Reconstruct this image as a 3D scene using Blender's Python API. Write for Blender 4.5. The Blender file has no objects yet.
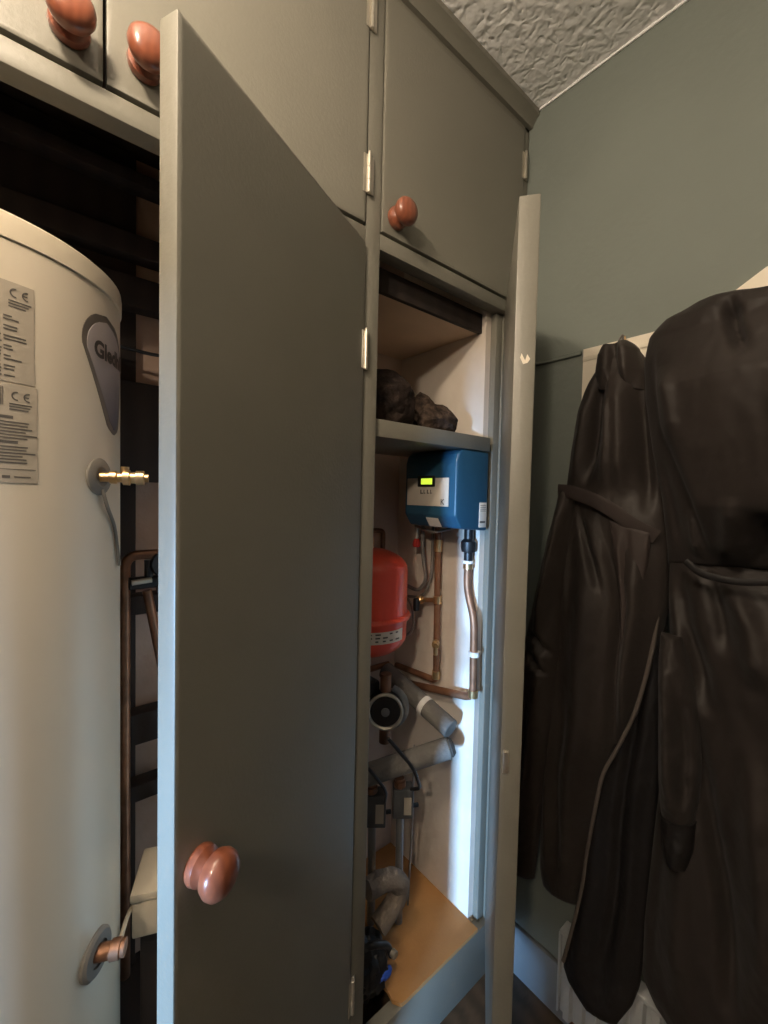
import bpy, bmesh, math, random
from mathutils import Vector, Matrix, noise
random.seed(7)
scene = bpy.context.scene
COL = scene.collection
PI = math.pi
WM = {}

# ------------------------------------------------------------------ materials
def mat(name, col, rough=.5, metal=0., spec=.5, bump=0., bscale=40., var=0., vscale=6., col2=None, emit=None, estr=0., sheen=0., stretch=(1, 1, 1), coat=0.):
    m = bpy.data.materials.new(name); m.use_nodes = True
    nt = m.node_tree; b = nt.nodes['Principled BSDF']
    b.inputs['Base Color'].default_value = (*col, 1)
    b.inputs['Roughness'].default_value = rough
    b.inputs['Metallic'].default_value = metal
    b.inputs['Specular IOR Level'].default_value = spec
    b.inputs['Sheen Weight'].default_value = sheen
    b.inputs['Coat Weight'].default_value = coat
    if emit:
        b.inputs['Emission Color'].default_value = (*emit, 1); b.inputs['Emission Strength'].default_value = estr
    tc = nt.nodes.new('ShaderNodeTexCoord'); mp = nt.nodes.new('ShaderNodeMapping')
    mp.inputs['Scale'].default_value = stretch
    nt.links.new(tc.outputs['Object'], mp.inputs['Vector'])
    if var or col2:
        n = nt.nodes.new('ShaderNodeTexNoise'); n.inputs['Scale'].default_value = vscale; n.inputs['Detail'].default_value = 6
        nt.links.new(mp.outputs['Vector'], n.inputs['Vector'])
        r = nt.nodes.new('ShaderNodeValToRGB')
        c2 = col2 or tuple(min(1, c * (1 + var)) for c in col)
        c1 = col if col2 else tuple(c * (1 - var) for c in col)
        r.color_ramp.elements[0].color = (*c1, 1); r.color_ramp.elements[0].position = .35
        r.color_ramp.elements[1].color = (*c2, 1); r.color_ramp.elements[1].position = .68
        nt.links.new(n.outputs['Fac'], r.inputs['Fac']); nt.links.new(r.outputs['Color'], b.inputs['Base Color'])
    if bump:
        n2 = nt.nodes.new('ShaderNodeTexNoise'); n2.inputs['Scale'].default_value = bscale; n2.inputs['Detail'].default_value = 5
        nt.links.new(mp.outputs['Vector'], n2.inputs['Vector'])
        bp = nt.nodes.new('ShaderNodeBump'); bp.inputs['Strength'].default_value = bump; bp.inputs['Distance'].default_value = .01
        nt.links.new(n2.outputs['Fac'], bp.inputs['Height']); nt.links.new(bp.outputs['Normal'], b.inputs['Normal'])
    return m

def wood(name, c1, c2, rough=.35, scale=18., stretch=(1, 1, 1), coat=0.):
    m = mat(name, c1, rough, coat=coat); nt = m.node_tree; b = nt.nodes['Principled BSDF']
    tc = nt.nodes.new('ShaderNodeTexCoord'); mp = nt.nodes.new('ShaderNodeMapping'); mp.inputs['Scale'].default_value = stretch
    w = nt.nodes.new('ShaderNodeTexWave'); w.inputs['Scale'].default_value = scale; w.inputs['Distortion'].default_value = 4; w.inputs['Detail'].default_value = 3
    r = nt.nodes.new('ShaderNodeValToRGB'); r.color_ramp.elements[0].color = (*c1, 1); r.color_ramp.elements[1].color = (*c2, 1)
    nt.links.new(tc.outputs['Object'], mp.inputs['Vector']); nt.links.new(mp.outputs['Vector'], w.inputs['Vector'])
    nt.links.new(w.outputs['Color'], r.inputs['Fac']); nt.links.new(r.outputs['Color'], b.inputs['Base Color'])
    return m

def artex(name):
    m = mat(name, (.90, .90, .90), .85); nt = m.node_tree; b = nt.nodes['Principled BSDF']
    tc = nt.nodes.new('ShaderNodeTexCoord')
    n = nt.nodes.new('ShaderNodeTexNoise'); n.inputs['Scale'].default_value = 22; n.inputs['Detail'].default_value = 2
    mx = nt.nodes.new('ShaderNodeMixRGB'); mx.inputs['Fac'].default_value = .06
    nt.links.new(tc.outputs['Object'], n.inputs['Vector'])
    nt.links.new(tc.outputs['Object'], mx.inputs['Color1']); nt.links.new(n.outputs['Color'], mx.inputs['Color2'])
    v = nt.nodes.new('ShaderNodeTexVoronoi'); v.feature = 'SMOOTH_F1'; v.inputs['Scale'].default_value = 60
    nt.links.new(mx.outputs['Color'], v.inputs['Vector'])
    bp = nt.nodes.new('ShaderNodeBump'); bp.inputs['Strength'].default_value = .55; bp.inputs['Distance'].default_value = .008
    nt.links.new(v.outputs['Distance'], bp.inputs['Height']); nt.links.new(bp.outputs['Normal'], b.inputs['Normal'])
    return m

M = {}
M['paint'] = mat('olive_paint', (.185, .176, .145), .42, bump=.05, bscale=160, var=.05, vscale=4)
M['wallgreen'] = mat('wall_green', (.180, .202, .180), .75, bump=.08, bscale=60, var=.05, vscale=3)
M['ceiling'] = artex('artex_ceiling')
M['roomwall'] = mat('room_wall', (.22, .21, .19), .8, bump=.05)
M['floor'] = wood('brown_floor', (.05, .034, .02), (.09, .06, .035), .5, 6, (1, 6, 1))
M['plaster'] = mat('cream_plaster', (.64, .56, .48), .85, bump=.15, bscale=35, col2=(.76, .69, .61), vscale=5)
M['plasterback'] = mat('brown_plaster', (.52, .40, .32), .9, bump=.2, bscale=30, col2=(.62, .49, .40), vscale=4)
M['brick'] = mat('rough_brown_wall', (.40, .27, .20), .9, bump=.4, bscale=25, col2=(.55, .40, .32), vscale=5)
M['panelcream'] = mat('base_panel', (.72, .53, .37), .7, bump=.05, var=.08, vscale=5)
M['darkwood_shade'] = wood('dark_timber_and_shade', (.016, .010, .008), (.026, .016, .012), .8, 6, (1, 1, .2))  # dark timber; also paints shade under the rail and behind the tank
M['knobwood'] = wood('mahogany', (.21, .062, .032), (.25, .078, .040), .3, 30, (1, 1, 1), coat=.4)
M['steel'] = mat('hinge_steel', (.62, .58, .50), .38, .85, var=.1, vscale=30)
M['tank'] = mat('tank_skin', (.60, .53, .42), .34, var=.03, vscale=3, spec=.45)
M['tanklid'] = mat('tank_lid', (.64, .56, .43), .36, var=.03, vscale=3)
M['sticker'] = mat('sticker', (.37, .325, .26), .5, var=.04)
M['ink'] = mat('ink', (.05, .045, .04), .6, var=.1)
M['inkgrey'] = mat('ink_grey', (.09, .08, .07), .6, var=.1)
M['badge'] = mat('badge_grey_blue', (.36, .36, .37), .4, col2=(.22, .25, .31), vscale=9)
nt_ = M['badge'].node_tree; tc_ = nt_.nodes.new('ShaderNodeTexCoord'); sx_ = nt_.nodes.new('ShaderNodeSeparateXYZ'); rp_ = nt_.nodes.new('ShaderNodeValToRGB')
rp_.color_ramp.elements[0].color = (.035, .04, .075, 1); rp_.color_ramp.elements[1].color = (.36, .32, .31, 1); rp_.color_ramp.elements[1].position = .8
nt_.links.new(tc_.outputs['Generated'], sx_.inputs[0]); nt_.links.new(sx_.outputs['Z'], rp_.inputs['Fac']); nt_.links.new(rp_.outputs['Color'], nt_.nodes['Principled BSDF'].inputs['Base Color'])
M['badgerim'] = mat('badge_rim', (.10, .085, .072), .4, var=.1)
M['flange'] = mat('flange_grey', (.17, .155, .135), .6, var=.12)
M['brass'] = mat('brass', (.72, .50, .26), .28, .9, var=.15, vscale=40)
M['copper'] = mat('dull_copper', (.26, .135, .08), .42, .75, var=.25, vscale=25)
M['copperbright'] = mat('copper', (.30, .15, .085), .5, .6, var=.2, vscale=25)
M['blue'] = mat('blue_plastic', (.020, .082, .145), .36, var=.05, vscale=6)
M['lcd'] = mat('lcd', (.5, .65, .05), .4, emit=(.62, .85, .06), estr=.8)
M['black'] = mat('black_plastic', (.012, .012, .013), .42, var=.2, vscale=20)
M['red'] = mat('red_enamel', (.78, .085, .045), .32, var=.05, coat=.2)
M['whitelabel'] = mat('white_label', (.66, .60, .52), .55, var=.04)
M['clip'] = mat('white_plastic', (.78, .76, .72), .5, var=.03)
M['redpl'] = mat('red_plastic', (.45, .03, .02), .4, var=.05)
M['greycable'] = mat('grey_hose', (.26, .24, .22), .5, .3, bump=.3, bscale=250, var=.1)
M['foam'] = mat('grey_foam', (.165, .155, .140), .95, bump=.3, bscale=120, var=.15, vscale=14)
M['foamend'] = mat('foam_end', (.05, .045, .04), .95, var=.2)
M['galv'] = mat('galvanised', (.23, .235, .235), .45, .5, var=.12, vscale=14)
M['valvebox'] = mat('grey_motor_case', (.085, .088, .092), .45, .3, var=.15, vscale=14)
M['rag'] = mat('beige_cloth', (.19, .155, .125), .95, bump=.4, bscale=90, var=.2, vscale=12)
M['bluepl'] = mat('blue_vivid', (.03, .09, .48), .4, var=.1)
M['orange'] = mat('orange_board', (.36, .17, .055), .7, col2=(.46, .23, .075), vscale=7, bump=.12, bscale=200)
M['camo'] = mat('mottled_black_fabric', (.008, .005, .0045), .8, spec=.2, col2=(.040, .026, .020), vscale=26, bump=.7, bscale=60)
M['camo2'] = mat('mottled_brown_fabric', (.014, .009, .007), .85, spec=.2, col2=(.085, .058, .043), vscale=70, bump=.7, bscale=70)
M['cream'] = mat('cream_paint', (.80, .73, .60), .5, var=.03)
M['boxcream'] = mat('cream_plastic', (.62, .52, .38), .5, var=.04)
M['skirt'] = mat('skirting_grey', (.21, .22, .23), .5, var=.05)
M['coat'] = mat('black_brown_nylon', (.028, .0220, .0190), .56, spec=.26, bump=.10, bscale=55, var=.12, vscale=5, sheen=.04)
M['coat2'] = mat('black_cotton', (.021, .0165, .0146), .58, spec=.26, bump=.10, bscale=50, var=.12, vscale=5, sheen=.04)
M['lapel'] = mat('brown_facing', (.043, .033, .030), .62, spec=.22, bump=.08, bscale=50, var=.1)
M['coatin'] = mat('black_lining', (.012, .0105, .0105), .55, spec=.25, bump=.12, bscale=50, var=.1)
M['piping'] = mat('grey_piping', (.10, .083, .070), .6, var=.1)
M['radiator'] = mat('white_radiator', (.42, .44, .45), .35, var=.03)

# ------------------------------------------------------------------ mesh builder
class MB:
    def __init__(s): s.bm = bmesh.new()
    def box(s, x0, x1, y0, y1, z0, z1, bev=0., seg=2, mtx=None):
        r = bmesh.ops.create_cube(s.bm, size=1.)
        vs = r['verts']
        for v in vs:
            v.co = Vector((x0 + (v.co.x + .5) * (x1 - x0), y0 + (v.co.y + .5) * (y1 - y0), z0 + (v.co.z + .5) * (z1 - z0)))
        if bev:
            es = list({e for v in vs for e in v.link_edges})
            rr = bmesh.ops.bevel(s.bm, geom=es, offset=bev, segments=seg, profile=.5, affect='EDGES')
            vs = list({v for f in rr['faces'] for v in f.verts} | {v for v in vs if v.is_valid})
        if mtx is not None:
            bmesh.ops.transform(s.bm, matrix=mtx, verts=vs)
        return s
    def lathe(s, prof, o=(0, 0, 0), ax=(0, 0, 1), seg=40):
        """prof: list of (radius, height along ax)"""
        q = Vector((0, 0, 1)).rotation_difference(Vector(ax).normalized()).to_matrix()
        o = Vector(o); rings = []
        for r, h in prof:
            if r < 1e-6: rings.append([s.bm.verts.new(o + q @ Vector((0, 0, h)))])
            else: rings.append([s.bm.verts.new(o + q @ Vector((r * math.cos(2 * PI * k / seg), r * math.sin(2 * PI * k / seg), h))) for k in range(seg)])
        for a, b in zip(rings, rings[1:]):
            for k in range(seg):
                k2 = (k + 1) % seg
                if len(a) == 1 and len(b) == 1: continue
                if len(a) == 1: s.bm.faces.new((a[0], b[k2], b[k]))
                elif len(b) == 1: s.bm.faces.new((a[k], a[k2], b[0]))
                else: s.bm.faces.new((a[k], a[k2], b[k2], b[k]))
        if len(rings[0]) > 1: s.bm.faces.new(list(reversed(rings[0])))
        if len(rings[-1]) > 1: s.bm.faces.new(rings[-1])
        return s
    def cyl(s, p0, p1, r, seg=24, bev=0.):
        p0, p1 = Vector(p0), Vector(p1); L = (p1 - p0).length
        pr = [(r, 0), (r, L)] if not bev else [(r - bev, 0), (r, bev), (r, L - bev), (r - bev, L)]
        return s.lathe(pr, p0, p1 - p0, seg)
    def tube(s, pts, r, seg=14, fillet=.02, flat=None):
        pts = [Vector(p) for p in pts]; P = [pts[0]]
        for i in range(1, len(pts) - 1):
            a, b, c = pts[i - 1], pts[i], pts[i + 1]
            f = min(fillet, (a - b).length * .45, (c - b).length * .45)
            u, w = b + (a - b).normalized() * f, b + (c - b).normalized() * f
            for k in range(7):
                t = k / 6; P.append(u * (1 - t) ** 2 + b * 2 * t * (1 - t) + w * t * t)
        P.append(pts[-1])
        nrm = None; rings = []
        for i, p in enumerate(P):
            t = ((P[min(i + 1, len(P) - 1)] - P[max(i - 1, 0)])).normalized()
            if nrm is None:
                nrm = t.orthogonal().normalized() if flat is None else (Vector(flat) - t * t.dot(Vector(flat))).normalized()
            else: nrm = (nrm - t * t.dot(nrm)).normalized()
            if flat is not None: nrm = (Vector(flat) - t * t.dot(Vector(flat))).normalized()
            bn = t.cross(nrm)
            ra, rb = (r, r) if not isinstance(r, tuple) else r
            rings.append([s.bm.verts.new(p + nrm * ra * math.cos(2 * PI * k / seg) + bn * rb * math.sin(2 * PI * k / seg)) for k in range(seg)])
        for a, b in zip(rings, rings[1:]):
            for k in range(seg):
                s.bm.faces.new((a[k], a[(k + 1) % seg], b[(k + 1) % seg], b[k]))
        s.bm.faces.new(list(reversed(rings[0]))); s.bm.faces.new(rings[-1])
        return s
    def prism(s, poly, f, d):
        """poly 2D points, f maps (a,b)->Vector base, d extrusion vector"""
        d = Vector(d)
        A = [s.bm.verts.new(f(*p)) for p in poly]; B = [s.bm.verts.new(Vector(v.co) + d) for v in A]
        n = len(A)
        s.bm.faces.new(A); s.bm.faces.new(list(reversed(B)))
        for k in range(n): s.bm.faces.new((A[k], B[k], B[(k + 1) % n], A[(k + 1) % n]))
        return s
    def blob(s, c, rad, seed=0, amp=.2, freq=2., sub=4, flat=None, facet=0.):
        r = bmesh.ops.create_icosphere(s.bm, subdivisions=sub, radius=1.)
        for v in r['verts']:
            n = v.co.normalized()
            k = 1 + amp * noise.noise(n * freq + Vector((seed, seed * 2.3, 0))) + amp * .5 * noise.noise(n * freq * 2.7 + Vector((0, seed, 5)))
            p = Vector((n.x * rad[0], n.y * rad[1], n.z * rad[2])) * k
            if flat is not None and p.z < flat: p.z = flat
            v.co = p + Vector(c)
        return s
    def build(s, name, m, parent=None, local=False, loc=None, rotz=0., smooth=True, angle=35.):
        """verts are world coordinates unless local; a part shares its parent's frame unless loc/rotz given (then verts are local to it)."""
        bmesh.ops.recalc_face_normals(s.bm, faces=s.bm.faces)
        base = WM[parent.name] if parent else Matrix.Identity(4)
        if loc is not None:
            own = Matrix.Translation(loc) @ Matrix.Rotation(rotz, 4, 'Z'); W = base @ own
            if not local: s.bm.transform(W.inverted())
        else:
            own = Matrix.Identity(4); W = base
            if parent and not local: s.bm.transform(W.inverted())
        if smooth:
            for f in s.bm.faces: f.smooth = True
            for e in s.bm.edges:
                if len(e.link_faces) == 2 and e.calc_face_angle(0) > math.radians(angle): e.smooth = False
        me = bpy.data.meshes.new(name); s.bm.to_mesh(me); s.bm.free()
        me.materials.append(m)
        o = bpy.data.objects.new(name, me); COL.objects.link(o)
        o.matrix_local = own
        if parent: o.parent = parent; o.matrix_parent_inverse = Matrix.Identity(4); o.location = own.to_translation(); o.rotation_euler = (0, 0, rotz)
        WM[o.name] = W
        return o

def thing(name, label, cat, loc=(0, 0, 0), group=None):
    o = bpy.data.objects.new(name, None); COL.objects.link(o); o.empty_display_size = .05
    o.location = loc; o['label'] = label; o['category'] = cat
    if group: o['group'] = group
    WM[o.name] = Matrix.Translation(loc)
    return o
def tag(o, label, cat, group=None):
    o['label'] = label; o['category'] = cat
    if group: o['group'] = group
    return o
def struct(o): o['kind'] = 'structure'; return o
def lab(o, l): o['label'] = l; return o

# ------------------------------------------------------------------ camera
cam = bpy.data.cameras.new('camera'); co = bpy.data.objects.new('camera', cam); COL.objects.link(co)
F, YAW, PITCH, ROLL = 424.962, .68896212, -.03693087, .02287169
cam.sensor_fit = 'VERTICAL'; cam.sensor_height = 24; cam.lens = 24 * F / 1024; cam.clip_start = .01
f = Vector((math.sin(YAW) * math.cos(PITCH), math.cos(YAW) * math.cos(PITCH), math.sin(PITCH)))
r = Vector((math.cos(YAW), -math.sin(YAW), 0)); u = r.cross(f)
r2 = r * math.cos(ROLL) + u * math.sin(ROLL); u2 = -r * math.sin(ROLL) + u * math.cos(ROLL)
mw = Matrix((r2, u2, -f)).transposed().to_4x4(); mw.translation = (-1.05912, -.69294, 1.34882)
co.matrix_world = mw
scene.camera = co

# ------------------------------------------------------------------ room shell
H = 2.4
struct(MB().box(-3.2, .0, -2.8, .62, -.06, 0).build('floor', M['floor']))
struct(MB().box(-3.2, .12, -2.8, .62, H, H + .06).build('ceiling', M['ceiling']))
struct(MB().box(0, .12, -2.8, .62, -.06, H).build('wall_right', M['wallgreen']))
struct(MB().box(-3.2, 0, -2.92, -2.8, 0, H).build('wall_near', M['roomwall']))
w = MB()   # left wall with an unseen slit, added to narrow the daylight beam
OY0, OY1, OZ1 = -1.115, -.88, 1.12
w.box(-3.32, -3.2, -2.8, OY0, 0, H).box(-3.32, -3.2, OY1, .62, 0, H).box(-3.32, -3.2, OY0, OY1, OZ1, H)
struct(w.build('wall_left', M['roomwall']))
wf = MB()
for a, b, c, d in ((OY0 - .05, OY0, 0, OZ1 + .05), (OY1, OY1 + .05, 0, OZ1 + .05), (OY0, OY1, OZ1, OZ1 + .05)):
    wf.box(-3.199, -3.18, a, b, c, d, .004)
struct(wf.build('added_slit_frame', M['cream']))  # frame round the added beam slit, not a known doorway
struct(MB().box(-.006, 0, -2.8, -.03, H - .006, H - .0002, .002).build('trim_2', M['ceiling']))
struct(MB().box(-.014, 0, -2.8, -.03, 0, .14, .004).build('baseboard_right', M['skirt']))
# dark moulding along the right wall at rack height
struct(MB().box(-.008, 0, -.172, -.035, 1.712, 1.722, .003).build('trim_1', M['wallgreen']))
# cupboard carcass walls
struct(MB().box(-.117, -.001, .036, .62, 0, H).build('wall_cupboard_right', M['plaster']))
struct(MB().box(-.60, -.117, .375, .62, 0, H).build('wall_cupboard_back', M['plasterback']))
struct(MB().box(-3.2, -.60, .52, .62, 0, H).build('wall_airing_back', M['brick']))

# ------------------------------------------------------------------ fitted cupboard
cup = thing('fitted_cupboard', 'olive green painted fitted cupboard with open tall doors and mahogany knobs', 'cupboard', (-.75, .0, 0))
P = M['paint']
MB().box(-.551, -.515, 0, .034, .15, 2.40, .0015).build('stile', P, cup)
MB().box(-.070, -.0005, 0, .034, 0, 1.882, .0015).build('stile', P, cup)
MB().box(-.022, -.0005, 0, .034, 1.882, 2.40, .0015).build('stile', P, cup)
MB().box(-1.46, -1.424, 0, .034, 0, 2.40, .0015).build('stile', P, cup)
MB().box(-1.424, -.551, 0, .034, 1.849, 1.880, .0015).build('rail', P, cup)
MB().box(-.515, -.070, 0, .034, 1.849, 1.880, .0015).build('rail', P, cup)
MB().box(-.097, -.0705, .018, .0355, .15, 1.848, .001).build('door_stop', P, cup)
lab(MB().box(-.5345, -.0975, .050, .062, 1.797, 1.848, .001).build('door_stop', M['darkwood_shade'], cup), 'strip under the rail, its shade painted in as dark colour')  # near-black colour paints in the shade below the rail
MB().box(-.551, -.070, 0, .03, 0, .149, .0015).build('plinth', P, cup)
MB().box(-1.424, -.551, 0, .03, 0, .149, .0015).build('plinth', P, cup)
c = MB()
c.prism([(0, 2.362), (-.010, 2.362), (-.014, 2.372), (-.022, 2.382), (-.030, 2.387), (-.030, 2.3995), (0, 2.3995)], lambda a, b: Vector((-1.46, a, b)), (1.4595, 0, 0))
c.build('cornice', P, cup)
MB().box(-1.46, -.0005, 0, .03, 2.355, 2.362).build('rail', P, cup)
lab(MB().box(-.5345, -.1175, .0625, .3745, 1.800, 1.812).build('base_panel', M['panelcream'], cup), 'cream brown underside panel')
lab(MB().box(-1.424, -.60, .036, .52, 2.15, 2.166).build('base_panel', M['darkwood_shade'], cup), 'dark underside panel')
MB().box(-.5495, -.535, .0355, .3745, .15, 1.848, .001).build('added_light_divider', M['panelcream'], cup)  # unseen divider, added to keep light out of the right compartment
# shelf in the right compartment
sh = MB().box(-.5145, -.1175, .010, .30, 1.474, 1.511, .002)
sh.build('shelf', P, cup)

def knob(parent, x, z, y=0.):
    prof = [(.0, 0), (.021, 0), (.0225, .004), (.0215, .011), (.0155, .0155), (.0135, .018), (.017, .021), (.0235, .025), (.0262, .032), (.0255, .039), (.021, .045), (.013, .0485), (0, .0495)]
    k = MB().lathe(prof, (x, y, z), (0, -1, 0), 44)
    return k.build('knob', M['knobwood'], parent, local=True)
def hinge(parent, x, z0, z1, y=-.003):
    h = MB().cyl((x, y, z0), (x, y, z1), .0042, 14, .0008)
    n = 3
    for k in range(1, n):
        zz = z0 + (z1 - z0) * k / n
        h.cyl((x, y, zz - .0006), (x, y, zz + .0006), .0047, 14)
    h.lathe([(0, 0), (.003, 0), (.0035, .003), (.002, .006), (0, .007)], (x, y, z1), (0, 0, 1), 12)
    h.box(x - .012, x + .012, y + .0015, y + .004, z0 + .001, z1 - .001)
    return h.build('hinge', M['steel'], parent, local=True)
def door(name, x0, x1, z0, z1, t, hx, hy, ang, label=None):
    """flat door leaf given closed (front at local y=0), hinged at hx"""
    m = MB().box(x0 - hx, x1 - hx, 0, t, z0, z1, .0018)
    m.bm.faces.ensure_lookup_table()
    ff = max((q for q in m.bm.faces if abs(q.normal.y) > .99 and q.calc_center_median().y < .001), key=lambda q: q.calc_area())
    bmesh.ops.inset_region(m.bm, faces=[ff], thickness=.008, depth=0)
    d = m.build(name, P, cup, local=True, loc=Vector((hx, hy, 0)) - Vector((-.75, 0, 0)), rotz=ang)
    return d
# upper doors
d = door('upper_door', -1.421, -.986, 1.885, 2.352, .022, -1.421, -.003, 0); knob(d, -1.022 + 1.421, 1.926)
d = door('upper_door', -.982, -.554, 1.885, 2.352, .022, -.554, -.003, 0); knob(d, -.938 + .554, 1.933)
hinge(d, .004, 1.941, 2.015); hinge(d, .004, 2.25, 2.324)
d = door('upper_door', -.512, -.025, 1.885, 2.352, .022, -.025, -.003, 0); knob(d, -.478 + .025, 1.922)
hinge(d, .003, 2.03, 2.10); hinge(d, .003, 2.22, 2.29)
# tall doors, both standing open
LA = math.radians(26.6)
d = door('tall_door', -.9885, -.5545, .155, 1.845, .027, -.5545, -.006, LA)
knob(d, -.955 + .5545, .912); hinge(d, .004, 1.600, 1.675); hinge(d, .004, .26, .335)
RA = math.atan2(.272, .3525)
d = door('tall_door', -.5155, -.0705, .155, 1.845, .034, -.0705, -.030, RA)
hinge(d, .004, 1.60, 1.675); hinge(d, .004, .26, .335)
lt = MB().box(-.4480, -.4445, .020, .030, .880, .920, .001).cyl((-.4475, .025, .915), (-.4505, .025, .915), .0035, 12)
lab(lt.build('catch', M['steel'], d, local=True), 'small steel catch plate on the door edge')

ch = MB().prism([(.008, 1.580), (.013, 1.588), (.016, 1.578), (.022, 1.590), (.024, 1.583), (.019, 1.572), (.012, 1.574)], lambda a, b: Vector((-.4456, a, b)), (.0010, 0, 0))
lab(ch.build('paint_chip', M['cream'], d, local=True, smooth=False), 'pale chip where the paint has come off')
# orange board lying on the cupboard base
ob = MB().prism([(-.1185, .0365), (-.1185, .372), (-.50, .372), (-.47, .16), (-.415, .085), (-.408, .045), (-.412, .02), (-.400, .002), (-.385, .0), (-.1185, .0)], lambda a, b: Vector((a, b, .1495)), (0, 0, .010))
tag(ob.build('floor_board', M['orange'], smooth=False), 'orange brown board lying on the bottom of the right compartment', 'board')
MB().box(-1.42, -.551, .031, .519, .13, .149).build('base_board', M['darkwood_shade'], cup)

# ------------------------------------------------------------------ water cylinder
R0, XC, YC = .225, -1.162, .262 - .027
tank = thing('hot_water_cylinder', 'tall cream hot water cylinder in the left compartment', 'water tank', (XC, YC, .15))
MB().lathe([(.0, 0), (R0 - .012, 0), (R0, .012), (R0, 1.506), (0, 1.506)], (XC, YC, .150), seg=128).build('body', M['tank'], tank)
MB().lathe([(R0 - .004, 0), (R0 + .0022, .001), (R0 + .0025, .022), (R0 + .0015, .030), (R0 - .006, .036), (.10, .040), (0, .041)], (XC, YC, 1.657), seg=128).build('lid', M['tanklid'], tank)
def wrap(th, z, off=.0012):
    t = math.radians(th); return Vector((XC + (R0 + off) * math.sin(t), YC - (R0 + off) * math.cos(t), z))
def wrap_patch(name, m, parent, outline, off, n=18):
    """outline(th fraction v)->(th0,th1) between z1..z0; curved thin sheet with thickness"""
    (za, zb, fn) = outline
    mb = MB(); F_, B_ = [], []
    nv = 28
    for i in range(nv + 1):
        z = za + (zb - za) * i / nv; t0, t1 = fn(i / nv)
        F_.append([mb.bm.verts.new(wrap(t0 + (t1 - t0) * k / n, z, off)) for k in range(n + 1)])
        B_.append([mb.bm.verts.new(wrap(t0 + (t1 - t0) * k / n, z, .0001)) for k in range(n + 1)])
    for i in range(nv):
        for k in range(n):
            mb.bm.faces.new((F_[i][k], F_[i][k + 1], F_[i + 1][k + 1], F_[i + 1][k]))
            mb.bm.faces.new((B_[i][k], B_[i + 1][k], B_[i + 1][k + 1], B_[i][k + 1]))
        for G in ((0), (n)):
            a = (F_[i][G], F_[i + 1][G], B_[i + 1][G], B_[i][G]); mb.bm.faces.new(a if G == 0 else tuple(reversed(a)))
    for k in range(n):
        mb.bm.faces.new((F_[0][k], B_[0][k], B_[0][k + 1], F_[0][k + 1])); mb.bm.faces.new((F_[nv][k], F_[nv][k + 1], B_[nv][k + 1], B_[nv][k]))
    return mb.build(name, m, parent)
def text_verts(txt, size, bold=0.):
    cu = bpy.data.curves.new('t', 'FONT'); cu.body = txt; cu.size = size; cu.offset = bold; cu.resolution_u = 4
    to = bpy.data.objects.new('t', cu); COL.objects.link(to)
    dg = bpy.context.evaluated_depsgraph_get(); me = bpy.data.meshes.new_from_object(to.evaluated_get(dg))
    vs = [v.co.copy() for v in me.vertices]; fs = [tuple(p.vertices) for p in me.polygons]
    bpy.data.objects.remove(to); bpy.data.curves.remove(cu); bpy.data.meshes.remove(me)
    return vs, fs
def text_on(mb, txt, size, fn, bold=0.):
    vs, fs = text_verts(txt, size, bold)
    V = [mb.bm.verts.new(fn(v.x, v.y)) for v in vs]
    for q in fs:
        try: mb.bm.faces.new([V[i] for i in q])
        except ValueError: pass
DEG = 180 / PI / R0
def ce_mark(mb, th, z, r_, off):
    for cx_, bar_ in ((0, False), (r_ * 2.15, True)):
        n = 14; A, B = [], []
        for k in range(n + 1):
            a = math.radians(78 + 204 * k / n)
            A.append(mb.bm.verts.new(wrap(th + (cx_ + r_ * math.cos(a)) * DEG, z + r_ * math.sin(a), off)))
            B.append(mb.bm.verts.new(wrap(th + (cx_ + r_ * .70 * math.cos(a)) * DEG, z + r_ * .70 * math.sin(a), off)))
        for k in range(n): mb.bm.faces.new((A[k], A[k + 1], B[k + 1], B[k]))
        if bar_: bar(mb, th + (cx_ - r_ * .75) * DEG, z - r_ * .14, r_ * .8, r_ * .28, off)
def bar(mb, th, z, w, h, off):
    n = max(1, int(w / .006)); 
    a = [mb.bm.verts.new(wrap(th + w * DEG * k / n, z, off)) for k in range(n + 1)]
    b = [mb.bm.verts.new(wrap(th + w * DEG * k / n, z + h, off)) for k in range(n + 1)]
    for k in range(n): mb.bm.faces.new((a[k], a[k + 1], b[k + 1], b[k]))
s1 = lab(wrap_patch('rating_label', M['sticker'], tank, (1.482, 1.606, lambda v: (-4, 27.5)), .0009), 'upper grey rating sticker with tables of print')
s2 = lab(wrap_patch('warning_label', M['sticker'], tank, (1.355, 1.4795, lambda v: (-4, 28.2)), .0009), 'lower grey sticker with barcode and print')
t1 = MB()
ce_mark(t1, 22.3, 1.593, .0058, .0014)
for i in range(3): bar(t1, 20.5, 1.582 - i * .0036, .024 - .003 * i, .0016, .0014)
for i in range(19):
    bar(t1, 16.6, 1.562 - i * .0041, .006 + .003 * random.random(), .0020, .0014)
    if i % 3 != 2: bar(t1, 19.2, 1.562 - i * .0041, .006 + .018 * random.random(), .0018, .0014)
    bar(t1, -2, 1.562 - i * .0041, .02 + .04 * random.random(), .0018, .0014)
t1.build('lettering', M['inkgrey'], s1, smooth=False)
t2 = MB()
ce_mark(t2, 22.5, 1.465, .0058, .0014)
for i in range(26): bar(t2, 9 + i * .28 * 1.4, 1.452, .0004 + .0009 * random.random(), .023, .0014)
for i in range(3): bar(t2, 20.5, 1.454 - i * .0034, .024 - .002 * i, .0015, .0014)
for zz, w_ in ((1.436, .044), (1.405, .05)):
    bar(t2, 12.5, zz, w_ * .8, .0036, .0014)
    for i in range(6): bar(t2, 0 if i % 2 else 3, zz - .005 - i * .0040, .10 - .016 * random.random(), .0017, .0014)
bar(t2, -3, 1.372, .12, .0008, .0014); bar(t2, 18.5, 1.361, .008, .0036, .0014); bar(t2, 21.5, 1.362, .018, .0014, .0014)
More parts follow.
